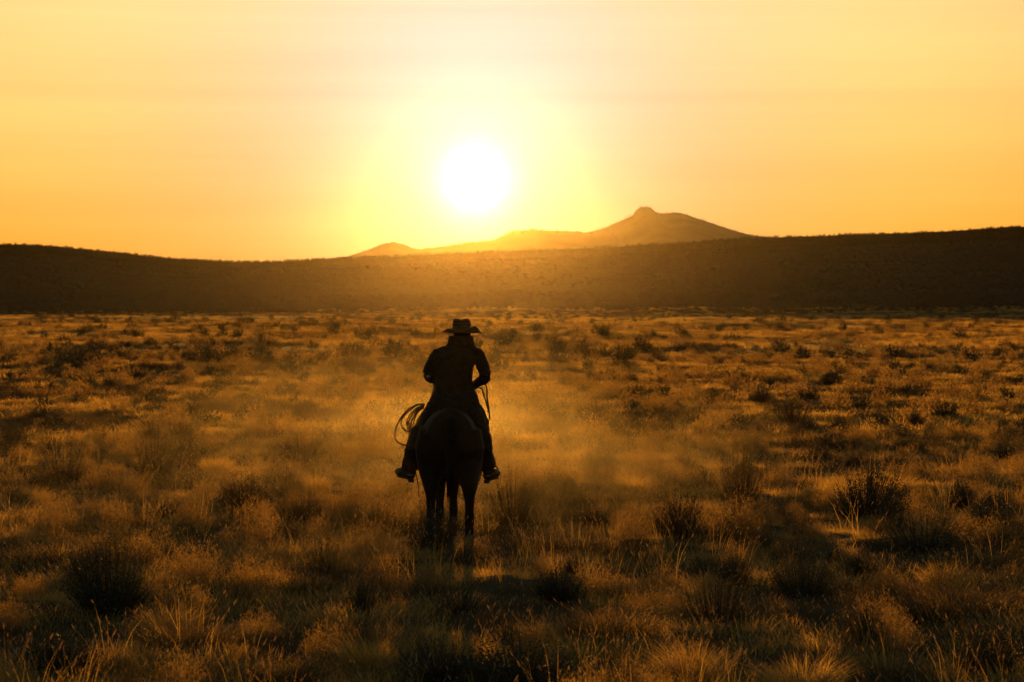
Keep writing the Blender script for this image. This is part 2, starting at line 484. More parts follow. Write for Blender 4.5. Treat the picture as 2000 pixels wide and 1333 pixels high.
TUFT += [clump_mesh('bunchgrass', prng, 620, 0.30, 0.20, 0.48, 0.75, 0.005, [M['brown_grass'], M['seed']], 30) for _ in range(3)]
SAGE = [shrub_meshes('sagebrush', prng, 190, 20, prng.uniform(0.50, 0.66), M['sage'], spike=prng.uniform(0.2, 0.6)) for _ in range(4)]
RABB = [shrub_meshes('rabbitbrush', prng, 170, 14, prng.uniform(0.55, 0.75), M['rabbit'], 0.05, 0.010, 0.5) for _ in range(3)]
DOME = [shrub_meshes('clump', prng, 170, 15, prng.uniform(0.55, 0.8), M['tuft'], 0.085, 0.008, 0.25)[0] for _ in range(4)]
DOME += [shrub_meshes('clump', prng, 170, 15, prng.uniform(0.55, 0.75), M['rabbit'], 0.07, 0.010, 0.3)[0] for _ in range(2)]
FARD = [shrub_meshes('far_clump', prng, 70, 8, prng.uniform(0.6, 0.8), M['tuft'], 0.15, 0.032, 0.25)[0] for _ in range(4)]
FARS = [shrub_meshes('far_shrub', prng, 60, 7, 0.7, M['sage'], 0.13, 0.06, 0.3)[0] for _ in range(4)]
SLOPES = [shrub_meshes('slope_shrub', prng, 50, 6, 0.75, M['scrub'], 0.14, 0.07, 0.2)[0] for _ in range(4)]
FARS += [shrub_meshes('far_brush', prng, 60, 7, 0.75, M['rabbit'], 0.12, 0.05, 0.3)[0] for _ in range(2)]

# scatter of uncountable plants: one object each, its points carry turn, size and kind
def scatter(name, xs, ys, zs, scl, kind, protos, label, cat):
    n = len(xs)
    me = bpy.data.meshes.new(name)
    me.vertices.add(n)
    me.vertices.foreach_set('co', np.stack([xs, ys, zs], -1).ravel())
    for nm, tp, dat in (('turn', 'FLOAT', RNG.random(n) * 6.283), ('size', 'FLOAT', scl), ('pick', 'INT', kind)):
        a = me.attributes.new(nm, tp, 'POINT'); a.data.foreach_set('value', dat)
    o = link(name, me)
    pc = bpy.data.collections.new(name + '_kinds')
    for k, pm in enumerate(protos):
        pc.objects.link(bpy.data.objects.new('%s_%02d' % (name, k), pm))
    ng = bpy.data.node_groups.new(name, 'GeometryNodeTree')
    ng.interface.new_socket('Geometry', in_out='INPUT', socket_type='NodeSocketGeometry')
    ng.interface.new_socket('Geometry', in_out='OUTPUT', socket_type='NodeSocketGeometry')
    gi = ng.nodes.new('NodeGroupInput'); go = ng.nodes.new('NodeGroupOutput')
    ci = ng.nodes.new('GeometryNodeCollectionInfo')
    ci.inputs['Collection'].default_value = pc
    ci.inputs['Separate Children'].default_value = True
    ci.inputs['Reset Children'].default_value = True
    ip = ng.nodes.new('GeometryNodeInstanceOnPoints')
    ip.inputs['Pick Instance'].default_value = True
    def named(nm, tp):
        a = ng.nodes.new('GeometryNodeInputNamedAttribute'); a.data_type = tp; a.inputs[0].default_value = nm
        return a.outputs[0]
    cx = ng.nodes.new('ShaderNodeCombineXYZ')
    er = ng.nodes.new('FunctionNodeEulerToRotation')
    L = ng.links
    L.new(gi.outputs[0], ip.inputs['Points']); L.new(ci.outputs[0], ip.inputs['Instance'])
    L.new(named('turn', 'FLOAT'), cx.inputs[2]); L.new(cx.outputs[0], er.inputs[0]); L.new(er.outputs[0], ip.inputs['Rotation'])
    L.new(named('size', 'FLOAT'), ip.inputs['Scale']); L.new(named('pick', 'INT'), ip.inputs['Instance Index'])
    L.new(ip.outputs[0], go.inputs[0])
    md = o.modifiers.new('scatter', 'NODES'); md.node_group = ng
    tag(o, label, cat, kind='stuff')
    return o

def fan(n, d0, d1, half=0.27, power=2.0):
    """points spread evenly over the ground between two distances"""
    u = RNG.random(n)
    d = (d0 ** power + u * (d1 ** power - d0 ** power)) ** (1 / power)
    x = (RNG.random(n) * 2 - 1) * (half * d + 1.5)
    return x, d

def thin(x, y, sc, keep_lo):
    """leave bare patches: keep more where the noise is high"""
    nz = fbm(x * sc, y * sc, 3)
    return RNG.random(len(x)) < np.clip(0.55 + 0.9 * nz, keep_lo, 1)

ROOT = at(880, 1062, 27.0); HX, HY = ROOT.x, 27.0
def clear(x, y):     # trodden strip under the horse stays lower
    return ~((np.abs(x - HX) < 0.30) & (y > HY - 0.25) & (y < HY + 2.0))

x, y = fan(52000, 13.0, 46.0, power=1.5)
k = thin(x, y, 0.45, 0.45) & clear(x, y); x, y = x[k], y[k]
nz = fbm(x * 0.3 + 40, y * 0.3, 3)
scl = RNG.uniform(0.6, 1.35, len(x)) * (1 + 0.35 * nz)
pick = np.where(RNG.random(len(x)) < 0.52 + 0.9 * fbm(x * 0.8 + 4, y * 0.6, 3), RNG.integers(0, 5, len(x)), RNG.integers(5, 8, len(x)))
scatter('short_grass', x, y, ground_z(x, y), scl, pick, SHORT, 'short dry golden grass covering the near plain', 'grass')
x, y = fan(1500, 13.0, 40.0)
k = thin(x, y, 0.3, 0.0) & clear(x, y); x, y = x[k], y[k]
scatter('seed_stalk_grass', x, y, ground_z(x, y), RNG.uniform(0.6, 1.2, len(x)), RNG.integers(0, 3, len(x)), STALK, 'thin pale seed stalks standing above the near grass', 'grass')
x, y = fan(36000, 43.0, 125.0, power=1.4)
k = thin(x, y, 0.22, 0.12); x, y = x[k], y[k]
nz = fbm(x * 0.55 + 3, y * 0.22 + 8, 3)
pick = np.where(RNG.random(len(x)) < 0.5 + 1.1 * nz, RNG.integers(0, 4, len(x)), RNG.integers(4, 6, len(x)))
scatter('mid_plain_grass', x, y, ground_z(x, y), RNG.uniform(0.6, 1.3, len(x)), pick, FARG, 'tawny dry grass over the middle of the plain', 'grass')
x, y = fan(60000, 120.0, 560.0, power=1.4)
k = thin(x, y, 0.05, 0.15); x, y = x[k], y[k]
nz = fbm(x * 0.30 + 3, y * 0.06 + 8, 3)
pick = np.where(RNG.random(len(x)) < 0.5 + 1.0 * nz, RNG.integers(0, 4, len(x)), RNG.integers(4, 6, len(x)))
scatter('far_plain_grass', x, y, ground_z(x, y), RNG.uniform(1.0, 1.9, len(x)), pick, FARG, 'pale grass on the far plain below the dark slope', 'grass')
x, y = fan(2000, 90.0, 540.0, power=1.2)
k = thin(x, y, 0.04, 0.1); x, y = x[k], y[k]
scatter('far_plain_brush', x, y, ground_z(x, y), RNG.uniform(0.4, 1.0, len(x)), RNG.integers(0, 6, len(x)), FARS, 'countless dark brush specks on the far plain', 'brush')
x, y = fan(26000, 540.0, 905.0, 0.25)
scatter('slope_scrub', x, y, ground_z(x, y), RNG.uniform(0.35, 0.95, len(x)), RNG.integers(0, 4, len(x)), SLOPES, 'low dark scrub over the long slope and its crest', 'scrub')

x, y = fan(6000, 45.0, 330.0, power=1.1)
k = thin(x, y, 0.12, 0.25); x, y = x[k], y[k]
scatter('far_clump_grass', x, y, ground_z(x, y), RNG.uniform(0.2, 0.6, len(x)), RNG.integers(0, 4, len(x)), FARD, 'rounded dry clumps dotting the middle and far plain', 'grass')
x, y = fan(2600, 40.0, 140.0, power=1.2)
k = thin(x, y, 0.15, 0.1); x, y = x[k], y[k]
scatter('low_brush', x, y, ground_z(x, y), RNG.uniform(0.16, 0.42, len(x)), RNG.integers(0, 6, len(x)), FARS, 'countless low dark brush specks on the middle plain', 'brush')
# far woodland on the mountains' shoulders
wx, wy, wz, wsz = [], [], [], []
for o, xs, zc, yc in MT:
    n = 260
    i = RNG.integers(12, len(xs) - 12, n)
    off = np.abs(RNG.normal(size=n)) * 14
    wx.append(xs[i]); wy.append(yc[i] - off); wz.append(zc[i] * (1 - (off / 400) ** 1.12) - 0.4)
    wsz.append(RNG.uniform(0.4, 1.3, n))
scatter('far_woodland', *map(np.concatenate, (wx, wy, wz)), np.concatenate(wsz), RNG.integers(0, 4, 780), SLOPES, 'dark specks of brush and juniper on the far mountains', 'woodland')

# ------------------------------------------------------------------ shrubs and tufts one can point at
def plant(kind, x, y, width, height, rz, label, group, parts=True, variant=None):
    z = float(ground_z(np.array([x]), np.array([y]))[0])
    if kind in ('sagebrush', 'rabbitbrush'):
        lib = SAGE if kind == 'sagebrush' else RABB
        fol, stem = lib[(variant if variant is not None else random.randrange(99)) % len(lib)]
        if parts:
            o = empty(kind, (x, y, z), rz)
            link('foliage', fol, o); link('stem', stem, o)
        else:
            o = link(kind, fol); o.location = (x, y, z); o.rotation_euler.z = rz
        o.scale = (width / 1.15, width / 1.15, height / 0.98)
        cat = 'shrub'
    else:
        lib = TUFT[:3] if kind == 'bunchgrass' else TUFT[3:]
        o = link(kind, lib[(variant if variant is not None else random.randrange(99)) % 3])
        o.location = (x, y, z); o.rotation_euler.z = rz
        o.scale = (width / 0.75, width / 0.75, height / 0.55)
        cat = 'grass tuft'
    return tag(o, label, cat, group)

def ground_at(px, py):
    """ground distance seen at a pixel row"""
    d = 20.0
    for _ in range(30):
        p = at(px, py, d)
        g = float(ground_z(np.array([p.x]), np.array([d]))[0])
        d = (CAM_H - g) / max(1e-4, (CAM_H - p.z)) * d if p.z < CAM_H else d
    return at(px, py, d).x, d

G = 'shrubs and tufts in the foreground'
HAND = [ # px, base py, width px, height px, kind, label
 (480, 1010, 115, 85, 'sagebrush', 'dark rounded sagebrush left of the horse, wider of a neighbouring pair'),
 (594, 1012, 70, 72, 'rabbitbrush', 'narrow dark shrub just left of the horse beside a rounder sagebrush'),
 (1325, 1062, 115, 110, 'sagebrush', 'large dark sagebrush alone on bright grass right of the horse'),
 (690, 1066, 125, 58, 'bunchgrass', 'low dark spiky tuft at the lower left of the horse legs'),
 (850, 1078, 125, 84, 'sagebrush', 'dense dark clump hiding the hooves directly below the horse'),
 (1000, 1030, 105, 130, 'rabbitbrush', 'tall dark shrub touching the right boot of the rider'),
 (905, 1098, 120, 60, 'rabbitbrush', 'right half of the grass clump under the horse hooves'),  # dark brush in place of bright grass, dulls the lit streak between the legs
 (1045, 1075, 120, 90, 'brown_bunchgrass', 'shaded brown tuft right of the horse legs in front of the tall shrub'),
 (300, 940, 95, 95, 'rabbitbrush', 'upright twiggy reddish shrub at left, tallest near the coiled rope height'),
 (25, 872, 62, 52, 'sagebrush', 'small black shrub at the left edge of the plain'),
 (375, 915, 75, 62, 'sagebrush', 'small dark shrub right of the upright twiggy one at left'),
 (215, 1200, 230, 140, 'sagebrush', 'broad black sagebrush at lower left, largest on that side'),
 (360, 1262, 190, 115, 'brown_bunchgrass', 'brown spreading tuft right of the broad black sagebrush'),
 (70, 1100, 170, 70, 'brown_bunchgrass', 'low brown tuft at the left edge above the black sagebrush'),
 (1445, 990, 110, 120, 'rabbitbrush', 'reddish twiggy shrub on the right between two dark sagebrushes'),
 (1692, 1018, 170, 110, 'sagebrush', 'wide dark sagebrush at right, biggest above the bottom third'),
 (1872, 1002, 75, 62, 'sagebrush', 'small round shrub near the right edge beside the wide sagebrush'),
 (1800, 1088, 240, 85, 'rabbitbrush', 'long low dark brush near the right edge'),
 (1865, 1205, 235, 125, 'brown_bunchgrass', 'big mounded tuft with glowing rim at lower right'),
 (1185, 1248, 200, 115, 'brown_bunchgrass', 'dark mounded tuft with lit seed heads right of the rider shadow'),
 (1400, 1228, 180, 125, 'rabbitbrush', 'dark brush at lower right beside the glowing mounded tufts'),
 (1565, 1180, 150, 105, 'sagebrush', 'black sagebrush at lower right between brush and big mounded tuft'),
 (1565, 1345, 190, 95, 'bunchgrass', 'golden fanning tuft at the bottom edge right of centre'),
 (1745, 1330, 170, 90, 'brown_bunchgrass', 'brown tuft at the bottom right edge'),
 (1930, 1320, 150, 100, 'sagebrush', 'dark shrub in the bottom right corner'),
 (705, 1205, 80, 82, 'sagebrush', 'small dark shrub at lower left of the rider shadow'),
 (600, 1160, 120, 70, 'brown_bunchgrass', 'brown tuft left of the small dark shrub below the horse'),
 (520, 1095, 130, 60, 'bunchgrass', 'bright grass tuft below the pair of dark shrubs'),
 (720, 1290, 150, 90, 'bunchgrass', 'bright tuft at the bottom left of the rider shadow'),
 (560, 1320, 170, 90, 'brown_bunchgrass', 'brown tuft at the bottom edge left of centre'),
 (110, 1320, 200, 90, 'sagebrush', 'dark shrub in the bottom left corner'),
 (1010, 1345, 300, 100, 'sagebrush', 'widest dark shrub added to darken the shaded grass at the bottom centre edge'),  # added dark plant standing in for grass in shadow
 (860, 1325, 210, 85, 'rabbitbrush', 'dark brush added to deepen the rider shadow at the bottom edge left of the widest shrub'),  # another added plant, makes the foreground shadow darker
 (1095, 1185, 150, 72, 'sagebrush', 'dark low shrub added to broaden the shade right of the rider shadow above the mounded tuft'),  # added to widen the dark foreground shade
 (900, 1190, 130, 55, 'rabbitbrush', 'low brush added to deepen the shade inside the rider shadow'),  # added so the shadow reads darker here
 (1150, 1085, 130, 80, 'brown_bunchgrass', 'brown tuft between the tall shrub and the large sagebrush'),
 (1230, 960, 110, 55, 'bunchgrass', 'bright tuft above and left of the large sagebrush'),
 (1170, 935, 90, 48, 'sagebrush', 'dark low shrub on the bright grass right of the rider'),
 (1160, 835, 80, 50, 'sagebrush', 'dark shrub right of the rider at waist height'),
 (1245, 782, 62, 34, 'sagebrush', 'small dark shrub right of the rider near elbow height'),
 (1440, 752, 70, 30, 'sagebrush', 'flat dark shrub on the middle plain right of centre'),
 (1180, 690, 45, 18, 'sagebrush', 'tiny dark shrub on the plain right of the hat'),
 (1550, 832, 82, 60, 'rabbitbrush', 'brown brush on the right side of the middle plain'),
 (1480, 795, 60, 38, 'sagebrush', 'small shrub behind the brown brush on the right'),
 (1790, 835, 45, 36, 'sagebrush', 'left one of two small black shrubs near the right edge'),
 (1850, 818, 60, 34, 'sagebrush', 'right one of two small black shrubs near the right edge'),
 (1620, 755, 60, 28, 'sagebrush', 'flat black shrub at right on the far part of the plain'),
 (690, 728, 90, 34, 'sagebrush', 'long dark shrub left of the rider at shoulder height'),
 (170, 692, 62, 22, 'sagebrush', 'flat black shrub at left near the far edge of the plain'),
 (268, 742, 45, 30, 'sagebrush', 'small dark shrub at left on the middle plain'),
 (590, 905, 110, 55, 'rabbitbrush', 'brown brush in glowing grass left of the stirrup'),
 (700, 885, 90, 42, 'bunchgrass', 'golden tuft in glowing grass left of the coiled rope'),
 (760, 1000, 70, 42, 'bunchgrass', 'golden tuft beside the left hind leg of the horse'),
 (200, 1000, 150, 70, 'brown_bunchgrass', 'brown tuft left of the pair of dark shrubs'),
 (120, 945, 120, 60, 'rabbitbrush', 'dark brush at the left edge above the brown tufts'),
]
spots = []
for px, py, w, h, kind, lab in HAND:
    X, Dd = ground_at(px, py)
    s = Dd / FPX
    plant(kind, X, Dd, w * s, h * s, random.random() * 6.28, lab, G)
    spots.append((X, Dd, w * s * 0.5))

def free(x, y, r):
    for a, b, c in spots:
        if (x - a) ** 2 + ((y - b) * 0.6) ** 2 < (r + c) ** 2: return False
    for a, b, c in spots[:len(HAND)]:
        if abs(x - a) < c + r * 0.5 and b - 1.5 < y < b: return False
    if abs(x - HX) < 0.7 + r and HY - 1.0 < y < HY + 2.6: return False
    return True
NOUN = {'sagebrush': 'dark sagebrush', 'rabbitbrush': 'brown twiggy brush', 'bunchgrass': 'golden bunchgrass tuft', 'brown_bunchgrass': 'brown bunchgrass tuft'}
RANK = ['largest', 'second largest', 'third largest', 'fourth largest', 'fifth largest', 'sixth largest', 'seventh largest', 'eighth largest', 'ninth largest', 'tenth largest', 'eleventh largest', 'twelfth largest', 'smallest']
placed = {}
nshrub = 0
for zone, d0, d1, count, kinds in ((0, 15, 46, 250, ('sagebrush', 'rabbitbrush', 'bunchgrass', 'bunchgrass', 'brown_bunchgrass', 'brown_bunchgrass')),
                                   (1, 42, 125, 170, ('sagebrush', 'sagebrush', 'rabbitbrush'))):
    tries = 0; made = 0
    while made < count and tries < 6000:
        tries += 1
        u = random.random(); d = math.sqrt(d0 * d0 + u * (d1 * d1 - d0 * d0)) if zone == 0 else 1 / (1 / d0 + u * (1 / d1 - 1 / d0))
        X = (random.random() * 2 - 1) * (0.235 * d + 0.5)
        kd = random.choice(kinds)
        w = random.uniform(0.22, 0.62) if zone == 0 else random.uniform(0.32, 0.75)
        if fbm(np.array([X * 0.09]), np.array([d * 0.05]), 2)[0] < -0.35 and zone: continue
        if not free(X, d, w * 0.4): continue
        h = w * random.uniform(0.5, 0.8) * (0.8 if zone else 1)
        po = plant(kd, X, d, w, h, random.random() * 6.28, 'a plant on the plain',
              '%s on the %s plain' % ({'sagebrush': 'sagebrushes', 'rabbitbrush': 'twiggy brushes', 'bunchgrass': 'golden tufts', 'brown_bunchgrass': 'brown tufts'}[kd], 'near' if not zone else 'middle'),
              parts=(zone == 0))
        spots.append((X, d, w * 0.5)); made += 1
        px = 1000 + FPX * X / d
        side = ('at the left edge', 'far left of the rider', 'left of the rider', 'in line with the rider', 'right of the rider', 'far right of the rider', 'at the right edge')[sum(px > c for c in (230, 500, 800, 980, 1320, 1680))]
        deep = ('in the bottom foreground', 'a little nearer than the horse', 'level with the horse', 'just beyond the rider', 'well beyond the rider', 'on the middle plain', 'on the farther plain')[sum(d > c for c in (20.5, 25, 30, 43, 58, 82))]
        placed.setdefault((kd, side, deep), []).append((w * h / d / d, po))
for (kd, side, deep), lst in placed.items():
    lst.sort(key=lambda t: -t[0])
    for k, (_, po) in enumerate(lst):
        po['label'] = ('%s %s, %s' if len(lst) == 1 else RANK[min(k, 12)] + ' %s %s, %s') % (NOUN[kd], deep, side)
x, y = fan(3000, 13.0, 47.0, power=1.7)
k = thin(x, y, 0.5, 0.15) & clear(x, y) & (np.abs(x - HX) + 0.4 * np.abs(y - HY) > 0.5)
for X, Dd, r in spots[:len(HAND)]:          # keep the shrubs one can point at standing free
    k &= ~((np.abs(x - X) < r * 1.05 + 0.1) & (y > Dd - 1.6) & (y < Dd + r + 0.1))
x, y = x[k], y[k]
scatter('clump_grass', x, y, ground_z(x, y), np.clip(0.24 * np.exp(RNG.normal(size=len(x)) * 0.38), 0.1, 0.58), RNG.integers(0, 6, len(x)), DOME, 'rounded dry clumps crowding the near plain', 'grass')
#@FIGURE
# ------------------------------------------------------------------ horse, rider and tack
M['coat'] = solid_mat('dark_canvas_coat', (0.026, 0.020, 0.014), (0.040, 0.031, 0.021), 14, 0.9, 0.5, spec=0.15)
M['chaps'] = solid_mat('worn_brown_leather', (0.026, 0.017, 0.010), (0.042, 0.027, 0.016), 9, 0.75, 0.4, spec=0.15)
M['felt'] = solid_mat('dark_felt', (0.035, 0.027, 0.020), (0.05, 0.04, 0.03), 20, 0.95, 0.2, spec=0.1)
M['leather'] = solid_mat('saddle_leather', (0.07, 0.035, 0.016), (0.12, 0.065, 0.03), 12, 0.5, 0.3)
M['boot'] = solid_mat('boot_leather', (0.03, 0.02, 0.014), (0.05, 0.035, 0.02), 15, 0.5, 0.2)
M['horse'] = solid_mat('bay_horse_coat', (0.024, 0.014, 0.008), (0.04, 0.023, 0.012), 5, 0.65, 0.1, spec=0.2)
M['hair'] = solid_mat('black_horse_hair', (0.012, 0.010, 0.008), (0.022, 0.017, 0.012), 30, 0.8, 0.3, spec=0.1)
M['skin'] = solid_mat('weathered_skin', (0.34, 0.20, 0.13), (0.42, 0.26, 0.17), 30, 0.55, 0.2)
M['rope'] = solid_mat('waxed_rope', (0.10, 0.07, 0.04), (0.17, 0.12, 0.07), 60, 0.8, 0.4)
M['wool'] = solid_mat('saddle_blanket_wool', (0.022, 0.014, 0.009), (0.04, 0.026, 0.017), 25, 1.0, 0.6)
M['cloth'] = solid_mat('neck_scarf', (0.09, 0.03, 0.02), (0.13, 0.05, 0.03), 25, 0.9, 0.4)
M['metal'] = solid_mat('worn_steel', (0.20, 0.19, 0.17), (0.30, 0.28, 0.25), 25, 0.45, 0.2, spec=0.6)
M['hoof'] = solid_mat('hoof_horn', (0.05, 0.04, 0.03), (0.08, 0.065, 0.05), 20, 0.6, 0.2)

def ring_loft(vs, fs, rings):
    """rings: lists of equal length of points; closed with caps"""
    n = len(rings[0]); i0 = len(vs)
    for r in rings: vs.extend(r)
    for k in range(len(rings) - 1):
        for j in range(n):
            a = i0 + k * n
            fs.append((a + j, a + (j + 1) % n, a + n + (j + 1) % n, a + n + j))
    fs.append(tuple(i0 + n - 1 - j for j in range(n)))
    fs.append(tuple(i0 + (len(rings) - 1) * n + j for j in range(n)))

def hrings(vs, fs, spec, n=20, e=2.0):
    """stack of horizontal superellipses: (x, y, z, rx, ry)"""
    rings = []
    for x, y, z, rx, ry in spec:
        r = []
        for j in range(n):
            a = 2 * math.pi * j / n
            c, s = math.cos(a), math.sin(a)
            r.append(Vector((x + rx * math.copysign(abs(c) ** (2 / e), c), y + ry * math.copysign(abs(s) ** (2 / e), s), z)))
        rings.append(r)
    ring_loft(vs, fs, rings)

def tube(vs, fs, pts, radii, n=12, flat=1.0, up=(0, 0, 1), caps=True):
    pts = [Vector(p) for p in pts]
    rings = []
    prev = None
    for k, p in enumerate(pts):
        t = (pts[min(k + 1, len(pts) - 1)] - pts[max(k - 1, 0)]).normalized()
        ref = Vector(up)
        if abs(t.dot(ref)) > 0.95: ref = Vector((0, 1, 0)) if prev is None else prev
        s = t.cross(ref).normalized(); b = s.cross(t).normalized(); prev = b
        r = radii[k] if hasattr(radii, '__len__') else radii
        rings.append([p + (s * math.cos(2 * math.pi * j / n) + b * math.sin(2 * math.pi * j / n) * flat) * r for j in range(n)])
    ring_loft(vs, fs, rings)

def ball(vs, fs, c, r, n=12):
    c = Vector(c); r = Vector(r) if hasattr(r, '__len__') else Vector((r, r, r))
    rings = []
    for k in range(1, 9):
        ph = math.pi * k / 9
        rings.append([c + Vector((r.x * math.sin(ph) * math.cos(2 * math.pi * j / n), r.y * math.sin(ph) * math.sin(2 * math.pi * j / n), -r.z * math.cos(ph))) for j in range(n)])
    ring_loft(vs, fs, rings)

def spline(pts, k=6):
    """smooth curve through points"""
    P = [Vector(p) for p in pts]; out = []
    for i in range(len(P) - 1):
        p0, p1, p2, p3 = P[max(i - 1, 0)], P[i], P[i + 1], P[min(i + 2, len(P) - 1)]
        for j in range(k):
            t = j / k
            out.append(0.5 * ((2 * p1) + (p2 - p0) * t + (2 * p0 - 5 * p1 + 4 * p2 - p3) * t * t + (3 * p1 - p0 - 3 * p2 + p3) * t ** 3))
    return out + [P[-1]]

def remeshed(name, vs, fs, mat, voxel=0.014, smooth_it=6):
    """one continuous skin round overlapping closed volumes"""
    raw = mesh_from(name + '_raw', vs, fs)
    o = bpy.data.objects.new(name + '_raw', raw); COL.objects.link(o)
    md = o.modifiers.new('r', 'REMESH'); md.mode = 'VOXEL'; md.voxel_size = voxel
    sm = o.modifiers.new('s', 'SMOOTH'); sm.iterations = smooth_it; sm.factor = 0.5
    dg = bpy.context.evaluated_depsgraph_get()
    me = bpy.data.meshes.new_from_object(o.evaluated_get(dg))
    bpy.data.objects.remove(o); bpy.data.meshes.remove(raw)
    me.name = name; me.materials.clear(); me.materials.append(mat)
    me.polygons.foreach_set('use_smooth', [True] * len(me.polygons))
    return me

def built(name, parent, mat, fn, smooth=True):
    vs, fs = [], []
    fn(vs, fs)
    return link(name, mesh_from(name, vs, fs, mat, smooth), parent)

ZG = float(ground_z(np.array([HX]), np.array([HY]))[0])
ORG = Vector((HX, HY, ZG))
def W(px, py, dl):                       # photograph pixel at a depth beyond the horse's rump -> horse space
    return at(px, py, HY + dl) - ORG

# ---- horse (walks away from the camera, turned a little to the left)
horse = empty('horse', ORG, math.radians(3.5))
tag(horse, 'dark bay saddle horse walking away through the grass under the rider', 'horse')
vs, fs = [], []
def yr(spec, n=22):                      # rings across the body axis: (y, z, rx, rz)
    rings = []
    for y, z, rx, rz in spec:
        rings.append([Vector((rx * math.cos(2 * math.pi * j / n), y, z + rz * math.sin(2 * math.pi * j / n))) for j in range(n)])
    ring_loft(vs, fs, rings)
yr([(-0.13, 1.16, 0.06, 0.10), (-0.10, 1.16, 0.17, 0.20), (0.0, 1.15, 0.26, 0.29), (0.14, 1.14, 0.305, 0.325), (0.32, 1.12, 0.315, 0.335), (0.5, 1.07, 0.33, 0.35),
    (0.75, 1.03, 0.345, 0.385), (1.0, 1.05, 0.325, 0.40), (1.2, 1.09, 0.28, 0.41), (1.38, 1.09, 0.24, 0.34), (1.50, 1.08, 0.15, 0.22)])
tube(vs, fs, [(0, 1.18, 1.18), (0, 1.42, 1.36), (0, 1.66, 1.56), (0, 1.86, 1.72)], [0.30, 0.23, 0.165, 0.125], 16, 0.95)
tube(vs, fs, [(0, 1.82, 1.76), (0, 1.95, 1.72), (0, 2.10, 1.60), (0, 2.25, 1.46), (0, 2.36, 1.36), (0, 2.40, 1.32)], [0.11, 0.125, 0.105, 0.075, 0.072, 0.045], 14, 1.15)
for s in (-1, 1):
    tube(vs, fs, [(s * 0.06, 1.83, 1.82), (s * 0.075, 1.83, 1.90), (s * 0.07, 1.85, 1.97)], [0.035, 0.035, 0.006], 8)
def hindleg(x, f, lift=0.0):
    tube(vs, fs, [(x * 0.75, 0.12 + f * 0.1, 1.22), (x * 0.85, 0.16 + f * 0.3, 1.0), (x * 0.95, 0.20 + f * 0.5, 0.82), (x, 0.08 + f * 0.8, 0.66), (x, -0.02 + f, 0.55 + lift),
                  (x, 0.0 + f, 0.47 + lift), (x, 0.02 + f, 0.34 + lift), (x, 0.03 + f, 0.22 + lift), (x, 0.07 + f, 0.13 + lift), (x, 0.10 + f, 0.07 + lift)],
         [0.19, 0.215, 0.17, 0.115, 0.080, 0.060, 0.050, 0.056, 0.048, 0.058], 14, 1.0, (0, 1, 0))
def foreleg(x, f, lift=0.0):
    tube(vs, fs, [(x * 1.4, 1.25, 1.0), (x * 1.25, 1.24 + f * 0.2, 0.82), (x * 1.1, 1.25 + f * 0.5, 0.64), (x, 1.26 + f * 0.8, 0.50), (x, 1.26 + f * 0.9, 0.45), (x, 1.25 + f, 0.34 + lift),
                  (x, 1.25 + f, 0.21 + lift), (x, 1.28 + f, 0.13 + lift), (x, 1.31 + f, 0.07 + lift)],
         [0.13, 0.12, 0.088, 0.070, 0.064, 0.048, 0.054, 0.045, 0.054], 14, 1.0, (0, 1, 0))
HIND = ((-0.215, 0.16), (0.205, -0.14)); FORE = ((-0.085, -0.16), (0.085, 0.20))
for x_, f_ in HIND: hindleg(x_, f_)
for x_, f_ in FORE: foreleg(x_, f_)
link('body', remeshed('horse_body', vs, fs, M['horse'], 0.016, 5), horse)
for x_, y_ in [(HIND[0][0], 0.10 + HIND[0][1]), (HIND[1][0], 0.10 + HIND[1][1]), (FORE[0][0], 1.31 + FORE[0][1]), (FORE[1][0], 1.31 + FORE[1][1])]:
    def hoof(v, f): hrings(v, f, [(x_, y_ + 0.02, -0.01, 0.068, 0.075), (x_, y_ + 0.015, 0.03, 0.062, 0.068), (x_, y_, 0.085, 0.05, 0.052)], 14)
    built('hoof', horse, M['hoof'], hoof)
def tail(v, f):
    tube(v, f, spline([(0, -0.10, 1.34), (0, -0.19, 1.24), (0, -0.21, 1.0), (-0.005, -0.20, 0.78), (-0.015, -0.19, 0.62)]), [0.035 + 0.035 * math.sin(math.pi * min(1, k / 22)) for k in range(25)], 10)
    rr = random.Random(3)
    for k in range(46):
        a = rr.random() * 6.28; r = 0.05 * math.sqrt(rr.random())
        ox, oy = r * math.cos(a), r * math.sin(a)
        e = rr.uniform(0.40, 0.66)
        tube(v, f, spline([(ox * 0.6, -0.19 + oy * 0.5, 1.2), (ox, -0.21 + oy, 0.9), (ox * 1.0 - 0.01, -0.20 + oy, 0.68), (ox * 0.5 - 0.03 + rr.uniform(-.012, .012), -0.18 + oy * 0.5, e)], 4), [0.008] * 10 + [0.006, 0.004, 0.0015], 4)
built('tail', horse, M['hair'], tail)
def mane(v, f):
    rr = random.Random(5)
    for k in range(70):
        t = k / 69
        b = Vector((0.0, 1.30 + 0.55 * t, 1.52 + 0.34 * t))
        tube(v, f, spline([b, b + Vector((0.10, 0.0, 0.0)), b + Vector((0.14 - 0.04 * t, rr.uniform(-.03, .03), -rr.uniform(0.14, 0.28)))], 3), [0.012, 0.012, 0.011, 0.010, 0.008, 0.006, 0.002], 4)
built('mane', horse, M['hair'], mane)
for s in (-1, 1):
    built('eye', horse, M['boot'], lambda v, f: ball(v, f, (s * 0.095, 1.99, 1.72), (0.018, 0.024, 0.024), 8))

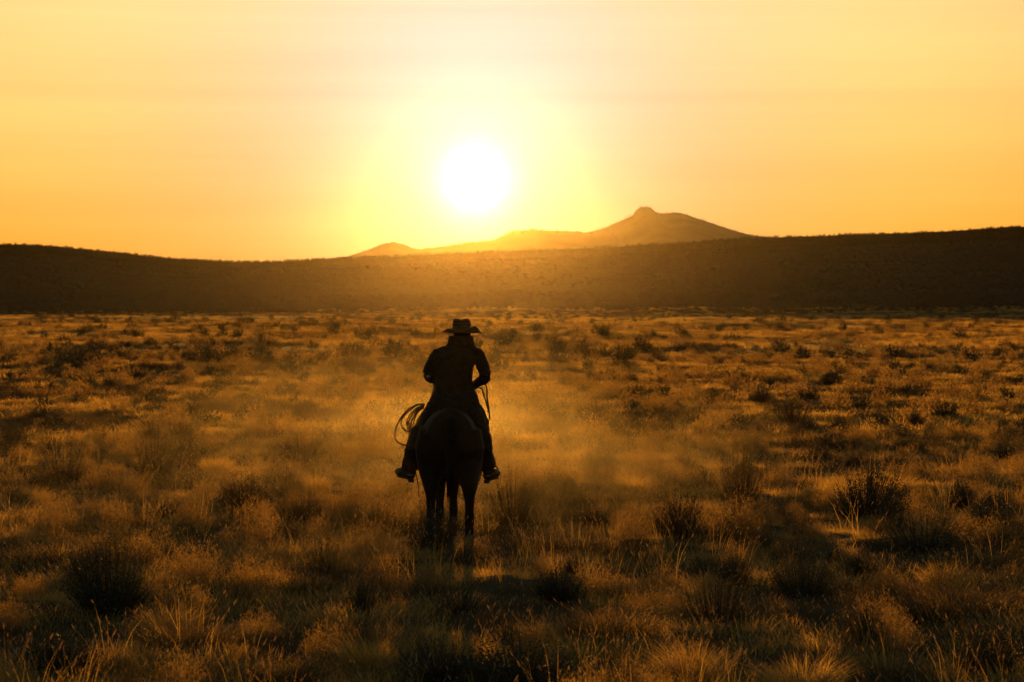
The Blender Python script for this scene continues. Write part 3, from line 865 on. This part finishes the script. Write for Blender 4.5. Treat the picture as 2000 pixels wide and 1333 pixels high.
# ---- saddle
saddle = empty('saddle', ORG + Vector((-0.045, 0.75, 1.40)), math.radians(3.5))
tag(saddle, 'brown leather stock saddle under the rider on the horse back', 'saddle')
def shell(v, f, y0, y1, top, rx, drop, th, n=16, cz=-0.37, ang=1.5):
    """a curved sheet that lies over the back"""
    rings = []
    for k in range(7):
        y = y0 + (y1 - y0) * k / 6
        o = []
        for j in range(n):
            a = -ang + 2 * ang * j / (n - 1)
            o.append(Vector(((rx + th) * math.sin(a), y, cz + (0.40 + th + top) * math.cos(a) - drop * abs(math.sin(a)))))
        i = [Vector((p.x * (rx - 0.004) / (rx + th), p.y, p.z - th)) for p in reversed(o)]
        rings.append(o + i)
    ring_loft(v, f, rings)
built('saddle_blanket', saddle, M['wool'], lambda v, f: shell(v, f, -0.20, 0.42, 0.012, 0.355, 0.0, 0.015))
built('skirt', saddle, M['leather'], lambda v, f: shell(v, f, -0.18, 0.34, 0.032, 0.375, 0.0, 0.012, ang=1.25))
def seat(v, f):
    rings = []
    for k in range(9):
        t = k / 8; y = -0.22 + 0.50 * t
        z = 0.06 + 0.08 * (1 - t) ** 3 + 0.06 * t ** 3; w = 0.19 - 0.10 * t ** 2
        rings.append([Vector((w * math.cos(2 * math.pi * j / 14), y, z + 0.06 * math.sin(2 * math.pi * j / 14))) for j in range(14)])
    ring_loft(v, f, rings)
built('seat', saddle, M['leather'], seat)
def cantle(v, f):
    tube(v, f, [Vector((0.20 * math.cos(a), -0.22 - 0.03 * math.sin(a), 0.05 + 0.06 * math.sin(a))) for a in np.linspace(0.1, 3.04, 15)], 0.024, 10)
built('cantle', saddle, M['leather'], cantle)
def horn(v, f):
    hrings(v, f, [(0, 0.33, 0.06, 0.05, 0.05), (0, 0.34, 0.17, 0.03, 0.03), (0, 0.35, 0.22, 0.026, 0.026), (0, 0.355, 0.235, 0.045, 0.05), (0, 0.36, 0.255, 0.042, 0.047)], 14)
built('horn', saddle, M['leather'], horn)
SO = Vector(saddle.location) - ORG
for s, (kx, ky, fx, fy) in ((-1, (826, 850, 797, 930)), (1, (936, 850, 961, 932))):
    kn = W(kx, ky, 0.85) - SO; ft = W(fx, fy, 0.80) - SO
    built('fender', saddle, M['leather'], lambda v, f: tube(v, f, [(s * 0.30, 0.05, 0.0), (kn.x * 0.93, 0.08, kn.z), ((kn.x + ft.x) / 2, 0.03, (kn.z + ft.z) / 2 + .03), (ft.x, 0.05, ft.z + 0.14)], [0.09, 0.10, 0.06, 0.035], 10, 0.14, (1, 0, 0.2)))
    def stir(v, f):
        P = [ft + Vector((0.075 * math.cos(a), 0.0, 0.06 + 0.085 * math.sin(a))) for a in np.linspace(-0.6, 3.74, 18)]
        tube(v, f, P, 0.011, 8, 2.2, (0, 1, 0))
        tube(v, f, [ft + Vector((-0.075, 0, 0.005)), ft + Vector((0.075, 0, 0.005))], 0.012, 8, 2.6, (0, 0, 1))
    built('stirrup', saddle, M['leather'], stir)
for pts in ([(806, 905, .6), (812, 930, .6), (815, 950, .6), (817, 972, .6)], [(936, 905, .6), (938, 925, .6), (935, 940, .6)]):
    P = [W(*p) - SO for p in pts]
    built('strap', saddle, M['leather'], lambda v, f: tube(v, f, spline(P), 0.007, 6))
def cinch(v, f):
    tube(v, f, [(0.365 * math.cos(a), 0.16, -0.37 + 0.41 * math.sin(a)) for a in np.linspace(-0.2, -2.94, 20)], 0.05, 8, 0.16, (0, 1, 0))
built('cinch', saddle, M['wool'], cinch)

# ---- bridle with long reins
bridle = empty('bridle', ORG + Vector((-0.11, 1.95, 1.75)), math.radians(3.5))
tag(bridle, 'leather bridle with long reins gathered in the rider hands', 'bridle')
BO = Vector(bridle.location) - ORG
built('headstall', bridle, M['leather'], lambda v, f: tube(v, f, [(0.145 * math.cos(a), 0.0 - 0.03 * math.sin(a), -0.05 + 0.15 * math.sin(a)) for a in np.linspace(-1.2, 4.34, 24)], 0.012, 6, 0.5, (0, 1, 0)))
built('noseband', bridle, M['leather'], lambda v, f: tube(v, f, [(0.085 * math.cos(a), 0.30 + 0.06 * math.sin(a), -0.30 + 0.085 * math.sin(a)) for a in np.linspace(0, 6.283, 24)], 0.010, 6, 0.5, (0, 1, 0)))
HANDL = W(884, 757, 1.13); HANDR = W(918, 757, 1.12)
for s, hd in ((-1, HANDL), (1, HANDR)):
    built('rein', bridle, M['leather'], lambda v, f: tube(v, f, spline([(s * 0.09, 0.36, -0.36), (s * 0.12, 0.0, -0.28), (s * 0.10, -0.4, -0.1), hd - BO], 6), 0.008, 6))
# the rein ends fall from the right hand down the right side
for pts in ([(938, 752, .98), (941, 775, .93), (944, 800, .9), (946, 822, .9)], [(931, 760, .98), (934, 772, .94), (939, 785, .92), (944, 806, .9)]):
    P = [HANDR - BO] + [W(*p) - BO for p in pts]
    built('rein_end', bridle, M['leather'], lambda v, f: tube(v, f, spline(P), 0.009, 6))
rr = random.Random(11)
for k in range(5):
    p0 = W(934 + rr.uniform(-1, 2), 766 + k * 2, .95) - BO
    built('tassel', bridle, M['leather'], lambda v, f: tube(v, f, [p0, p0 + Vector((rr.uniform(.005, .04), 0, -rr.uniform(0.01, 0.05)))], 0.003, 4))

# ---- coiled rope at the saddle's left side
lasso = empty('lasso', ORG + W(826, 792, 0.85))
tag(lasso, 'coiled lasso rope hanging at the left of the saddle', 'rope')
LO = W(826, 792, 0.85)
loops = [
 [(830, 790), (812, 792), (792, 805), (777, 828), (771, 850), (775, 862), (786, 869), (800, 868), (812, 852)],
 [(830, 789), (815, 792), (795, 806), (784, 822), (786, 836), (796, 843), (808, 841)],
 [(829, 792), (814, 797), (801, 810), (795, 826), (799, 840), (809, 845)],
 [(829, 793), (815, 800), (804, 812), (798, 828), (803, 838), (812, 841)],
 [(829, 795), (816, 803), (806, 818), (802, 834), (808, 846)],
 [(828, 797), (815, 806), (809, 822), (803, 842), (795, 868), (791, 882)]]
for k, lp in enumerate(loops):
    P = [W(a, b, 0.80 + 0.012 * k) - LO for a, b in lp]
    # the far half of each coil runs back up behind the leg
    P += [W(lp[-1][0] + 14, lp[-1][1] - 14, 0.90 + 0.01 * k) - LO, W(828, 800, 0.90) - LO]
    built('coil', lasso, M['rope'], lambda v, f: tube(v, f, spline(P, 6), 0.009, 7))
rr = random.Random(4)
for k in range(6):
    p0 = W(788 + rr.uniform(-3, 4), 872 + rr.uniform(-4, 8), 0.82) - LO
    built('rope_end', lasso, M['rope'], lambda v, f: tube(v, f, [p0, p0 + Vector((rr.uniform(-.10, .03), 0, rr.uniform(-.07, .05)))], 0.004, 5))

# ---- rider
person = empty('person', ORG + Vector((0.02, 0.75, 1.45)))
tag(person, 'person in brimmed hat, long dark coat and chaps riding away on horseback', 'person')
PO = Vector(person.location) - ORG
def V(px, py, dl): return W(px, py, dl) - PO
PXM = FPX / (HY + 0.75)
def row(py, l, r, ry, dl=0.75):
    p = V((l + r) / 2, py, dl)
    return (p.x, p.y, p.z, (r - l) / 2 / PXM, ry)
vs, fs = [], []
# body under the clothes
hrings(vs, fs, [row(*a) for a in ((808, 856, 928, 0.12), (790, 852, 930, 0.13), (765, 860, 920, 0.115), (735, 862, 918, 0.12), (705, 858, 922, 0.125), (688, 862, 926, 0.10), (678, 880, 916, 0.07), (672, 888, 914, 0.062), (655, 890, 914, 0.062))])
ball(vs, fs, V(902, 651, 0.78), (0.078, 0.10, 0.118), 16)
ball(vs, fs, V(903, 664, 0.83), (0.058, 0.065, 0.06), 12)                # jaw
tube(vs, fs, [V(911, 652, 0.87), V(912, 656, 0.895), V(911, 659, 0.87)], [0.012, 0.017, 0.014], 8)   # nose
for px in (887.5, 916.5): ball(vs, fs, V(px, 654, 0.77), (0.014, 0.022, 0.034), 8)
armL = [V(858, 692, .75), V(842, 716, .72), V(837, 733, .69), V(852, 742, .86), V(872, 752, 1.03), V(880, 756, 1.09)]
armR = [V(934, 694, .75), V(944, 718, .72), V(947, 738, .69), V(938, 745, .86), V(926, 753, 1.02), V(920, 756, 1.08)]
for arm in (armL, armR):
    tube(vs, fs, spline(arm, 4), [0.046 - 0.0010 * k for k in range(21)], 12)
for s, hd, el in ((-1, HANDL, armL), (1, HANDR, armR)):
    h0 = hd - PO
    d = (h0 - el[4]).normalized(); sd = Vector((-s, 0, 0)); up = Vector((0, 0, 1))
    tube(vs, fs, [el[-1], h0 - d * 0.01, h0 + d * 0.05], [0.026, 0.04, 0.036], 10, 0.62, (1, 0, 0))
    for q, (off, ln) in enumerate(((0.030, 0.070), (0.010, 0.078), (-0.010, 0.073), (-0.029, 0.058))):
        b = h0 + d * 0.045 + up * off
        tube(vs, fs, [b, b + d * ln * 0.45, b + d * ln * 0.55 + sd * ln * 0.38, b + d * ln * 0.15 + sd * ln * 0.55], [0.0105, 0.010, 0.0095, 0.008], 8)
    b = h0 + up * 0.035
    tube(vs, fs, [b, b + d * 0.03 + sd * 0.02 + up * 0.012, b + d * 0.06 + sd * 0.035], [0.013, 0.012, 0.009], 8)
legs = {-1: [V(868, 800, .74), V(846, 822, .86), V(824, 845, .98), V(812, 872, .88), V(804, 902, .76), V(803, 918, .74)],
        1: [V(918, 800, .74), V(932, 822, .86), V(939, 845, .98), V(944, 872, .88), V(949, 902, .76), V(953, 918, .74)]}
for s in (-1, 1):
    tube(vs, fs, spline(legs[s], 4), [0.092 - 0.0026 * k for k in range(21)], 14)
link('body', remeshed('rider_body', vs, fs, M['skin'], 0.0085, 4), person)
# coat with sleeves and skirt
vs, fs = [], []
hrings(vs, fs, [row(*a) for a in ((878, 795, 962, 0.30, 0.62), (860, 799, 959, 0.32, 0.62), (840, 806, 955, 0.33, 0.63), (820, 815, 948, 0.30, 0.66), (806, 824, 942, 0.30, 0.64), (796, 831, 939, 0.29, 0.64), (784, 838, 936, 0.26, 0.66), (770, 845, 932, 0.20, 0.70), (756, 849, 926, 0.165), (742, 847, 923, 0.15), (725, 847, 924, 0.155),
    (706, 846, 927, 0.16), (692, 850, 931, 0.15), (683, 860, 930, 0.125), (676, 872, 925, 0.10), (670, 879, 921, 0.085))], 28, 2.3)
rad = [0.080, 0.080, 0.078, 0.076, 0.074, 0.072, 0.070, 0.069, 0.068, 0.066, 0.063, 0.060, 0.057, 0.055, 0.053, 0.051, 0.050, 0.049, 0.048, 0.048, 0.047]
tube(vs, fs, spline(armL, 4), rad, 14); tube(vs, fs, spline(armR, 4), rad, 14)
for c in (V(858, 693, .75), V(932, 695, .75)): ball(vs, fs, c, 0.082, 14)
tube(vs, fs, [V(872, 686, .75), V(856, 693, .75), V(846, 708, .74)], [0.07, 0.080, 0.078], 14); tube(vs, fs, [V(918, 686, .75), V(933, 694, .75), V(941, 708, .74)], [0.07, 0.080, 0.076], 14)
coat = link('coat', remeshed('rider_coat', vs, fs, M['coat'], 0.010, 4), person)
def wr(o, amp, sc, seed):                # folds in the cloth
    me = o.data; n = len(me.vertices); co = np.empty(n * 3); me.vertices.foreach_get('co', co); co = co.reshape(-1, 3)
    no = np.empty(n * 3); me.vertices.foreach_get('normal', no); no = no.reshape(-1, 3)
    d = amp * fbm(co[:, 0] * sc + seed + co[:, 1] * sc * 0.6, co[:, 2] * sc * 1.6 + seed, 3)
    me.vertices.foreach_set('co', (co + no * d[:, None]).ravel()); me.update()
wr(coat, 0.009, 11.0, 3.0)
def collar(v, f):
    n = 26; rings = []
    spec = ((679, 868, 930, 0.105), (671, 874, 926, 0.105), (660, 876, 924, 0.115), (656, 877, 923, 0.115), (660, 881, 919, 0.095), (676, 880, 921, 0.075))
    hrings(v, f, [row(*a) for a in spec], n)
    a, b, c = V(920, 668, .74), V(930, 677, .74), V(918, 682, .74)
    i = len(v); t = Vector((0, 0.02, 0))
    v.extend([a - t, b - t * .4, c - t, a + t, b + t * .4, c + t])
    f.extend([(i, i + 2, i + 1), (i + 3, i + 4, i + 5), (i, i + 1, i + 4, i + 3), (i + 1, i + 2, i + 5, i + 4), (i + 2, i, i + 3, i + 5)])
built('collar', coat, M['coat'], collar)
def scarf(v, f):
    hrings(v, f, [row(*a) for a in ((672, 884, 920, 0.08), (666, 883, 922, 0.085), (659, 885, 921, 0.078), (655, 888, 918, 0.07))], 18)
built('scarf', person, M['cloth'], scarf)
def hair(v, f):
    hrings(v, f, [row(*a) for a in ((664, 888, 917, 0.070, 0.76), (658, 886, 919, 0.095, 0.765), (650, 885, 920, 0.108, 0.77), (643, 886, 919, 0.108, 0.77))], 20)
built('hair', person, M['hair'], hair)
# chaps
vs, fs = [], []
hrings(vs, fs, [row(*a) for a in ((812, 838, 936, 0.16), (800, 836, 936, 0.165), (790, 842, 932, 0.15))], 20)
cr = [0.135, 0.132, 0.130, 0.126, 0.122, 0.120, 0.118, 0.116, 0.114, 0.112, 0.110, 0.108, 0.107, 0.106, 0.105, 0.105, 0.106, 0.108, 0.110, 0.112, 0.114]
tube(vs, fs, spline(legs[-1], 4), cr, 16); tube(vs, fs, spline(legs[1], 4), cr, 16)
chaps = link('chaps', remeshed('rider_chaps', vs, fs, M['chaps'], 0.012, 5), person)
wr(chaps, 0.008, 8.0, 8.0)
# boots
for s, hp, tp, ak in ((-1, (803, 928, .70), (778, 921, .86), (803, 905, .75)), (1, (951, 930, .70), (971, 924, .86), (950, 905, .75))):
    vs, fs = [], []
    h_, t_, a_ = V(*hp), V(*tp), V(*ak)
    tube(vs, fs, [a_, (a_ + h_) / 2, h_ + Vector((0, 0, 0.01))], [0.062, 0.056, 0.046], 12)
    tube(vs, fs, [h_ + (h_ - t_) * 0.12, h_, h_ * .6 + t_ * .4 + Vector((0, 0, .012)), h_ * .25 + t_ * .75, t_ + (t_ - h_) * 0.12], [0.042, 0.064, 0.076, 0.070, 0.036], 12, 0.9)
    b = link('boot', remeshed('rider_boot', vs, fs, M['boot'], 0.008, 4), person)
    def sole(v, f):
        dz = Vector((0, 0, -0.046)); sd = (t_ - h_).cross(Vector((0, 0, 1))).normalized()
        prof = ((-0.10, 0.030), (0.05, 0.036), (0.28, 0.028), (0.55, 0.044), (0.85, 0.040), (1.08, 0.014))
        top = [h_ + (t_ - h_) * t + sd * w for t, w in prof] + [h_ + (t_ - h_) * t - sd * w for t, w in reversed(prof)]
        ring_loft(v, f, [[p + dz for p in top], [p + dz * 1.28 for p in top]])
    built('sole', b, M['boot'], sole, False)
    built('heel', b, M['boot'], lambda v, f: hrings(v, f, [(h_.x, h_.y, h_.z - 0.085, 0.030, 0.030), (h_.x, h_.y, h_.z - 0.05, 0.036, 0.036)], 12), False)
    built('spur', b, M['metal'], lambda v, f: (tube(v, f, [h_ + Vector((0.04 * math.cos(a), -0.02 + 0.05 * math.sin(a), 0.005)) for a in np.linspace(0.2, -3.34, 14)], 0.006, 6, 1.4), tube(v, f, [h_ + Vector((0, -0.07, 0.005)), h_ + Vector((0, -0.10, -0.005))], 0.005, 6)))
# hat
hat = empty('hat', (0, 0, 0)); hat.parent = person
hc = V(902, 645, 0.77)
def crown(v, f):
    n = 28; rings = []
    for z, rx, ry, dx in ((-0.012, 0.108, 0.118, 0), (0.02, 0.111, 0.120, 0), (0.06, 0.108, 0.115, 0), (0.095, 0.102, 0.108, -0.002), (0.118, 0.094, 0.098, -0.004), (0.131, 0.080, 0.084, -0.005), (0.135, 0.05, 0.06, -0.005), (0.126, 0.02, 0.04, -0.005)):
        r = []
        for j in range(n):
            a = 2 * math.pi * j / n; c, s = math.cos(a), math.sin(a)
            pinch = 1 - 0.14 * max(0, s) ** 2 * max(0, z / 0.13)
            crease = -0.016 * max(0, (z - 0.10) / 0.035) * math.exp(-(c * rx / 0.03) ** 2)
            r.append(hc + Vector((dx + rx * c * pinch, ry * s, z + crease)))
        rings.append(r)
    ring_loft(v, f, rings)
built('crown', hat, M['felt'], crown)
def brim(v, f):
    n = 48; up, lo = [], []
    for k in range(7):
        t = k / 6; ru, rl = [], []
        for j in range(n):
            a = 2 * math.pi * j / n; c, s = math.cos(a), math.sin(a)
            rx = 0.104 + (0.127 if c > 0 else 0.122) * t; ry = 0.114 + 0.085 * t
            lift = (0.050 if c > 0 else 0.022) * abs(c) ** 1.3
            z = lift * math.sin(math.pi * min(1, t * 0.95 + 0.18)) * 1.0 - 0.022 * t * abs(s) ** 2 - (0.026 if c > 0 else 0.016) * t ** 3 * abs(c) - 0.004
            p = hc + Vector((rx * c, ry * s, z))
            ru.append(p + Vector((0, 0, 0.003))); rl.append(p - Vector((0, 0, 0.003)))
        up.append(ru); lo.append(rl)
    ring_loft(v, f, up + lo[::-1])
built('brim', hat, M['felt'], brim)
built('hat_band', hat, M['boot'], lambda v, f: hrings(v, f, [(hc.x, hc.y, hc.z + 0.003, 0.1125, 0.1225), (hc.x, hc.y, hc.z + 0.030, 0.1125, 0.1225)], 28), False)

# short hair on the horse and nap on the cloth: what catches the light along the outline
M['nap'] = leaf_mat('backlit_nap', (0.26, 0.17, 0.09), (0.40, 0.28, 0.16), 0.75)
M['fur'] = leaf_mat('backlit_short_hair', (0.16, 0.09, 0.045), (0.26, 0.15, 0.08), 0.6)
def fuzz(name, src, count, ln, w, mat, parent, seed):
    me = src.data; n = len(me.polygons); rg = np.random.default_rng(seed)
    c = np.empty(n * 3); me.polygons.foreach_get('center', c); c = c.reshape(-1, 3)
    nn = np.empty(n * 3); me.polygons.foreach_get('normal', nn); nn = nn.reshape(-1, 3)
    ar = np.empty(n); me.polygons.foreach_get('area', ar)
    i = rg.choice(n, count, p=ar / ar.sum())
    t = rg.normal(size=(count, 3)); t /= np.linalg.norm(t, axis=1)[:, None]
    sd = np.cross(nn[i], t); sd /= np.linalg.norm(sd, axis=1)[:, None] + 1e-9
    L = ln * rg.uniform(0.5, 1.3, count)[:, None]
    p = c[i] + sd * 0.004 - nn[i] * 0.002
    tip = p + nn[i] * L + t * L * 0.5
    v = np.stack([p - sd * w, p + sd * w, tip], 1).reshape(-1, 3)
    return link(name, mesh_from(name, v, np.arange(count * 3).reshape(-1, 3), mat), parent)
fuzz('nap', coat, 18000, 0.010, 0.0012, M['nap'], coat, 1)
for o_ in [o for o in hat.children if o.name.split('.')[0] in ('crown', 'brim')]:
    fuzz('nap', o_, 3500, 0.009, 0.0012, M['nap'], hat, 2)
hb = [o for o in horse.children if o.name.split('.')[0] == 'body'][0]
fuzz('fur', hb, 16000, 0.009, 0.0016, M['fur'], horse, 3)
fuzz('nap', chaps, 9000, 0.008, 0.0015, M['nap'], chaps, 4)

# ------------------------------------------------------------------ the air
def volume_box(name, lo, hi, density, col, g, label, cat):
    bm = bmesh.new(); bmesh.ops.create_cube(bm, size=1)
    for v in bm.verts:
        v.co = Vector([lo[i] + (v.co[i] + 0.5) * (hi[i] - lo[i]) for i in range(3)])
    me = bpy.data.meshes.new(name); bm.to_mesh(me); bm.free()
    m, n, l = new_mat(name)
    out = n.new('ShaderNodeOutputMaterial'); p = n.new('ShaderNodeVolumePrincipled')
    p.inputs['Color'].default_value = (*col, 1); p.inputs['Density'].default_value = density
    p.inputs['Anisotropy'].default_value = g
    l.new(p.outputs[0], out.inputs['Volume'])
    me.materials.append(m)
    o = link(name, me)
    return tag(o, label, cat, kind='stuff')
volume_box('haze', (-3300, -120, -4), (3300, 2650, 92), HAZE_D, (0.68, 0.62, 0.52), HAZE_G, 'warm dusty haze hanging over the plain and mountains', 'haze')
# dust low round the horse; cloud enlarged to add a warm glare veil
vs, fs = [], []
ball(vs, fs, (0, 0, 0), (1, 1, 1), 40)
dm = remeshed('dust_glare_cloud', vs, fs, None, 0.06, 6)
dc = link('dust_glare_cloud', dm)
dc.location = (-1.6, 38.0, 0.0); dc.scale = (7.5, 20.0, 2.5)
m, n, l = new_mat('dust_glare')
out = n.new('ShaderNodeOutputMaterial'); p = n.new('ShaderNodeVolumePrincipled')
p.inputs['Color'].default_value = (0.50, 0.44, 0.33, 1); p.inputs['Density'].default_value = DUST_D; p.inputs['Anisotropy'].default_value = 0.92
# thickest in the middle, thinning to nothing at the rim, in uneven wisps
tcd = n.new('ShaderNodeTexCoord')
ln_ = n.new('ShaderNodeVectorMath'); ln_.operation = 'LENGTH'; l.new(tcd.outputs['Object'], ln_.inputs[0])
fd = n.new('ShaderNodeMapRange'); fd.interpolation_type = 'SMOOTHSTEP'
fd.inputs[1].default_value = 0.95; fd.inputs[2].default_value = 0.1; fd.inputs[3].default_value = 0.0; fd.inputs[4].default_value = 1.0
l.new(ln_.outputs['Value'], fd.inputs[0])
wn = n.new('ShaderNodeTexNoise'); wn.inputs['Scale'].default_value = 2.6; wn.inputs['Detail'].default_value = 3.0
l.new(tcd.outputs['Object'], wn.inputs['Vector'])
wr_ = n.new('ShaderNodeMapRange'); wr_.inputs[1].default_value = 0.36; wr_.inputs[2].default_value = 0.66
l.new(wn.outputs[0], wr_.inputs[0])
dm1 = n.new('ShaderNodeMath'); dm1.operation = 'MULTIPLY'; l.new(fd.outputs[0], dm1.inputs[0]); l.new(wr_.outputs[0], dm1.inputs[1])
dm2 = n.new('ShaderNodeMath'); dm2.operation = 'MULTIPLY'; dm2.inputs[1].default_value = DUST_D; l.new(dm1.outputs[0], dm2.inputs[0])
l.new(dm2.outputs[0], p.inputs['Density'])
l.new(p.outputs[0], out.inputs['Volume'])
dm.materials.clear(); dm.materials.append(m)
tag(dc, 'thin golden dust round the horse, enlarged to add a glare veil over the grass', 'dust', kind='stuff')
